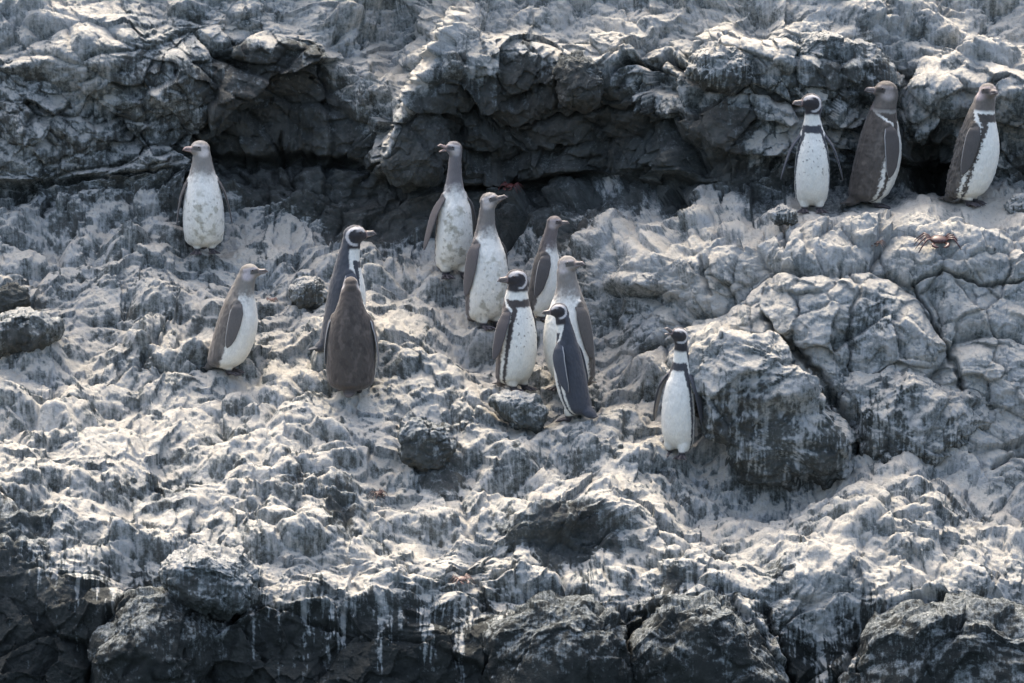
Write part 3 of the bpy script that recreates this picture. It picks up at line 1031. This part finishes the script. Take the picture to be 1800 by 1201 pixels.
    if True:
        co = v * S
        nr_ = np.empty(n * 3, F); me.vertices.foreach_get('normal', nr_)
        rg = (np.clip(fbm(P3, .03, 3, seed + 50), -.1, 1) * .020 * ragged * sstep(.75, .5, z) * (.25 + .75 * sstep(1.1, 1.6, ph)) + fbm(P3 * np.array((1, 1, .6), F), .022, 3, seed + 60) * .0045) * S
        co = co + nr_.reshape(-1, 3) * rg[:, None]
        me.vertices.foreach_set('co', co.astype(F).ravel())
    link('body', me, root, PLUM)
    # --- flippers
    for s_, sp in ((1, spread[0]), (-1, spread[1])):
        zc = (T - .012)
        idx = int(np.argmin(np.abs(sm[:, 1] - zc)))
        x0, a0 = sm[idx, 0], sm[idx, 2]
        L = .42 * flip
        rings = []; cols = []
        m_, n_ = 30, 20
        for i in range(m_):
            u = i / (m_ - 1)
            wd = np.interp(u, [0, .08, .25, .5, .8, .94, 1], [.012, .042, .062, .061, .046, .026, .006])
            tk = np.interp(u, [0, .3, 1], [.022, .012, .005])
            yy = a0 * .80 + .040 * math.sin(min(u * 4.0, 1.57)) + math.sin(R(sp)) * L * u + .05 * u * (1 - u)
            zz = zc + .01 - L * u * math.cos(R(sp))
            # keep clear of the flank
            aw = np.interp(zz, sm[:, 1], sm[:, 2])
            yy = max(yy, aw * .97 + .012 * min(1, u * 8) - .02 * max(0, 1 - u * 8))
            xx = x0 + .005 - .015 * u - .035 * u * u + swing * u
            ring = []
            for j in range(n_):
                q_ = 2 * math.pi * j / n_
                ring.append(Vector((xx + wd * math.cos(q_) * (1 + .15 * math.cos(q_)), s_ * (yy + tk * math.sin(q_)), zz)) * S)
                outer = math.sin(q_) > -.1
                tr = math.cos(q_) < -.92
                if outer:
                    c_ = (.34, .34, .33) if (tr and kind != 'juv') or (tr and u > .2) else tuple(back * (1.05 if kind == 'adult' else 1.0) * .9 + np.array((.008, .010, .014)))
                else:
                    c_ = (.40, .38, .36) if abs(math.cos(q_)) < .75 else tuple(back)
                cols.append(c_)
            rings.append(ring)
        fm = mesh_from('flipper', [loft(rings)])
        a__ = fm.attributes.new('plumage', 'FLOAT_COLOR', 'POINT')
        arr = np.ones((len(cols), 4), F); arr[:, :3] = np.array(cols, F)
        a__.data.foreach_set('color', arr.ravel())
        link('flipper', fm, root, PLUM)
    # --- bill
    bm_ = BEAKP if pale_bill else BEAKM
    b0 = hc + (hf * .092 - hu * .012) * hs
    def bill(name, upper):
        gp = R(gape) * (.45 if upper else -.75)
        d_ = (hf * math.cos(gp) + hu * math.sin(gp)).normalized()
        un = (hu * math.cos(gp) - hf * math.sin(gp)).normalized()
        Lb = (.076 if upper else .064) * (hs + S) / 2
        rings = []
        for i in range(16):
            u = i / 15
            wd = np.interp(u, [0, .5, .85, 1], [.025, .019, .013, .003]) * hs
            ht = np.interp(u, [0, .5, .8, 1], [.030, .022, .019, .003] if upper else [.020, .015, .011, .003]) * hs
            off = (.008 if upper else -.012) * hs
            hook = -(.020 * max(0, u - .72) / .28) * hs if upper else .003 * u * hs
            c = b0 + d_ * (Lb * u) + un * (off + hook)
            rings.append([c + hl * (wd * math.cos(q_)) + un * (ht * .7 * math.sin(q_)) for q_ in np.linspace(0, 2 * math.pi, 14, endpoint=False)])
        link(name, mesh_from(name, [loft(rings)]), root, bm_)
    bill('upper_bill', True)
    bill('lower_bill', False)
    for s_ in (-1, 1):
        ec = hc + (hf * .040 + hu * .016) * hs + hl * (s_ * .0555 * hs)
        link('eye', mesh_from('eye', [ellipsoid(ec, (hf, hl, hu), (.009 * hs, .007 * hs, .009 * hs), 12, 8)]), root, EYEM)
    # --- tail
    rings = []
    for i in range(10):
        u = i / 9
        c = Vector((-.13 - tail_len * u, 0, .050 - .030 * u)) * S
        wd = np.interp(u, [0, .5, 1], [.050, .045, .022]) * S
        tk = np.interp(u, [0, 1], [.018, .004]) * S
        rings.append([c + Vector((0, wd * math.cos(q_), tk * math.sin(q_))) for q_ in np.linspace(0, 2 * math.pi, 16, endpoint=False)])
    tm = mesh_from('tail', [loft(rings)])
    a__ = tm.attributes.new('plumage', 'FLOAT_COLOR', 'POINT')
    arr = np.ones((len(tm.vertices), 4), F); arr[:, :3] = back
    a__.data.foreach_set('color', arr.ravel())
    link('tail', tm, root, PLUM)
    # --- feet: three toes joined by a web, claws
    for s_ in (-1, 1):
        lx = .035 + step * s_
        fparts = []
        heel = Vector((lx - .01, s_ * .062, .016)) * S
        tips = []
        for a_ in (-24, 0, 24):
            aa = R(a_ + s_ * 10)
            tip = heel + Vector((math.cos(aa) * .125, math.sin(aa) * .125, -.010)) * S
            tips.append(tip)
            rr_ = []
            for i in range(9):
                u = i / 8
                c = heel.lerp(tip, u) + Vector((0, 0, .010 * math.sin(u * 3.1))) * S
                r_ = np.interp(u, [0, .6, .85, 1], [.016, .011, .009, .002]) * S
                sd_ = Vector((-math.sin(aa), math.cos(aa), 0))
                rr_.append([c + sd_ * (r_ * math.cos(q_)) + Vector((0, 0, r_ * .8 * math.sin(q_))) for q_ in np.linspace(0, 2 * math.pi, 10, endpoint=False)])
            fparts.append(loft(rr_))
        for (pa, pb) in ((0, 1), (1, 2)):
            A_, B_ = heel.lerp(tips[pa], .80), heel.lerp(tips[pb], .80)
            M_ = (A_ + B_) / 2 * .92 + heel * .08
            up_, dn_ = Vector((0, 0, .006)) * S, Vector((0, 0, -.004)) * S
            vv = [heel + up_, A_ + up_, M_ + up_, B_ + up_, heel + dn_, A_ + dn_, M_ + dn_, B_ + dn_]
            fparts.append(([tuple(p) for p in vv], [(0, 1, 2, 3), (7, 6, 5, 4), (0, 4, 5, 1), (1, 5, 6, 2), (2, 6, 7, 3), (3, 7, 4, 0)]))
        link('foot', mesh_from('foot', fparts), root, FOOTM)
    return root

BR = (.105, .083, .070)
penguin('pale headed young penguin with a stained belly standing alone on the ridge at far left', (360, 440), (347, 242), 6, -62, 'juv', 8, 0, -1, .66, 1.12, (14, 12), stain=.55,
        back=(.075, .068, .062), headc=(.245, .232, .21), cheek=(.40, .37, .34), seed=1, pale_bill=True)
penguin('greyish brown young penguin with a pale cheek in profile to the right, lowest at left', (398, 655), (424, 459), 80, 84, 'juv', 14, 7, 5, .68, 1.16, (4, 6),
        back=(.112, .101, .088), headc=(.215, .20, .172), cheek=(.34, .31, .31), seed=2, tail_len=.10)
penguin('blue black backed adult penguin looking right behind the dark brown one seen from behind', (598, 618), (620, 392), 100, 98, 'adult', 10, 3, 3, .66, .95, (6, 6), seed=3,
        back=(.050, .057, .068), neckw=0.92)
penguin('dark brown penguin seen from behind with its face hidden', (617, 692), (620, 484), 176, 180, 'moult', -18, 0, 0, .67, 1.30, (6, 10), seed=4,
        back=(.064, .054, .046), headc=(.105, .090, .078), hscale=.88)
penguin('slim young penguin with an open bill, stretched neck and stained belly against the overhang', (797, 486), (802, 247), 22, -66, 'juv', 10, 0, 1, .61, 0.84, (8, 14), gape=38, stain=.6,
        back=(.085, .075, .070), headc=(.155, .145, .145), cheek=(.36, .34, .33), seed=5, pale_bill=True, step=.02, tail_len=.14, hscale=0.72, neckw=0.66)
penguin('tall young penguin with stained belly, bill lifted to the right, behind the central cluster', (858, 572), (862, 335), 42, 72, 'juv', 20, 0, 0, .66, 0.95, (6, 6), stain=.55,
        back=(.095, .084, .078), headc=(.19, .178, .162), cheek=(.40, .37, .35), seed=6, hscale=0.82, neckw=0.74)
penguin('small brown young penguin looking right, half hidden at the back of the central cluster', (950, 560), (966, 375), 76, 80, 'juv', 8, 3, 4, .66, 0.9, (6, 6),
        back=(.074, .067, .060), headc=(.145, .125, .12), cheek=(.28, .25, .24), seed=7, hscale=0.82, neckw=0.8)
penguin('adult penguin with dark breast band and clean white belly looking left in the central cluster', (908, 682), (912, 467), 46, -68, 'adult', 0, 0, 1, .68, 1.0, (6, 10), seed=8,
        back=(.072, .062, .058))
penguin('young penguin with mottled head and brown back standing behind the blue black adult', (1003, 684), (995, 447), -48, 58, 'juv', 10, 0, -2, .66, 1.14, (4, 6), seed=9,
        back=(.098, .087, .074), headc=(.225, .208, .185), cheek=(.34, .31, .29), hscale=0.88, neckw=0.84)
penguin('blue black adult penguin with white head loop, foremost of the central cluster', (1014, 735), (990, 527), -126, -84, 'adult', 4, 0, -8, .68, 0.8, (4, 4), seed=10,
        back=(.046, .052, .063), tail_len=.08, hscale=0.84, neckw=0.84)
penguin('adult penguin with open bill and wide white belly standing alone low on the slope', (1190, 800), (1183, 573), -22, -72, 'adult', 22, 0, 2, .66, 0.8, (10, 14), gape=34, seed=11,
        back=(.060, .062, .070), step=.025, hscale=0.78, neckw=0.74)
penguin('adult penguin with flippers held away from its white belly, leftmost on the upper ledge', (1428, 368), (1430, 160), 0, -72, 'adult', 4, 0, 0, .66, 0.91, (19, 19), seed=12,
        back=(.052, .058, .070), neckw=0.84)
penguin('brown moulting penguin turning its head back to the left, middle one on the upper ledge', (1530, 360), (1548, 138), 108, -82, 'moult', 4, 4, 4, .68, 1.12, (4, 6), seed=13,
        back=(.080, .069, .058), headc=(.115, .101, .085), cheek=(.24, .21, .19), ragged=.4, hscale=1.04, swing=.07)
penguin('ragged feathered brown penguin facing the camera, rightmost on the upper ledge', (1700, 358), (1728, 142), 66, 22, 'moult', 12, 5, 4, .68, 1.14, (6, 6), seed=14,
        back=(.078, .070, .060), headc=(.135, .12, .104), cheek=(.30, .25, .24), ragged=1.0)
print('penguins', time.time() - T0)

# ------------------------------------------------------------------ crabs
def crab(label, px, py, width_px, yaw, col, col2):
    g = ground(px, py + 6)
    dep = float((np.array(g) - CAM) @ fwd)
    W = width_px / 1800 * FW * dep            # leg span
    root = bpy.data.objects.new('crab', None)
    root.empty_display_size = .03
    C.objects.link(root)
    root.location = g
    root.rotation_euler = (R(18), 0, R(yaw))
    tag(root, label, 'crab', 'crabs on the rocks')
    mt = flat_mat('crab_shell', col, .45, col2, 55)
    s = W / 2
    X, Y, Z = Vector((1, 0, 0)), Vector((0, 1, 0)), Vector((0, 0, 1))
    # carapace: flattened, broader in front
    rings = []
    for i in range(1, 12):
        ph = math.pi * i / 12
        rr = math.sin(ph)
        y = -math.cos(ph) * .30 * s
        rings.append([Vector(((.40 - .10 * (y / s + .3)) * s * rr * math.cos(q), y, .22 * s + .15 * s * rr * math.sin(q) * (1.1 if math.sin(q) > 0 else .6)))
                      for q in np.linspace(0, 2 * math.pi, 20, endpoint=False)])
    link('carapace', mesh_from('carapace', [loft(rings)]), root, mt)
    def limb(name, pts, rad):
        rings = []
        pts = [Vector(p) * s for p in pts]
        for i, (p, r) in enumerate(zip(pts, rad)):
            d = (pts[min(i + 1, len(pts) - 1)] - pts[max(i - 1, 0)]).normalized()
            u = d.cross(Z if abs(d.z) < .9 else X).normalized()
            w_ = d.cross(u)
            rings.append([p + u * (r * s * math.cos(q)) + w_ * (r * s * .6 * math.sin(q)) for q in np.linspace(0, 2 * math.pi, 10, endpoint=False)])
        link(name, mesh_from(name, [loft(rings)]), root, mt)
    for sgn in (-1, 1):
        for k, a in enumerate((-.42, -.14, .14, .40)):
            ca, sa = math.cos(a), math.sin(a)
            limb('leg', [(sgn * .28 * ca, .20 * sa * 1.5, .20), (sgn * .45 * ca, .45 * sa, .36), (sgn * .62 * ca, .75 * sa, .40), (sgn * .84 * ca, 1.05 * sa, .14), (sgn * 1.0 * ca, 1.25 * sa, -.10)],
                 [.045, .06, .055, .035, .012])
        limb('claw', [(sgn * .22, -.24, .18), (sgn * .34, -.36, .22), (sgn * .30, -.46, .18), (sgn * .18, -.52, .14), (sgn * .08, -.50, .12)], [.05, .06, .085, .07, .015])
        link('eye', mesh_from('eye', [ellipsoid(Vector((sgn * .09, -.30, .33)) * s, (X, Y, Z), (.035 * s,) * 3, 10, 8)]), root, EYEM)
    return root
crab('dark red crab with spread legs on the whitened ledge below the upper penguins', 1650, 424, 86, 8, (.075, .026, .022), (.035, .018, .016))
crab('small brown crab on the whitened ledge left of the dark red crab', 1537, 425, 38, -20, (.20, .12, .085), (.10, .06, .045))
crab('reddish brown crab clinging to the left slope under the black knob of rock', 664, 866, 42, 55, (.085, .045, .035), (.05, .03, .022))
crab('pale orange and red scrap built as a crab in the gully low at centre', 812, 1016, 50, 35, (.20, .14, .115), (.10, .05, .04))  # crab form made up for a scrap of orange and white debris
crab('shadowed red crab under the overhang behind the tall penguins', 897, 326, 46, -30, (.12, .03, .025), (.05, .015, .012))
crab('tiny pinkish crab in the hollow right of the pale cheeked young penguin', 478, 521, 26, 10, (.22, .14, .11), (.14, .08, .06))
print('done', time.time() - T0)
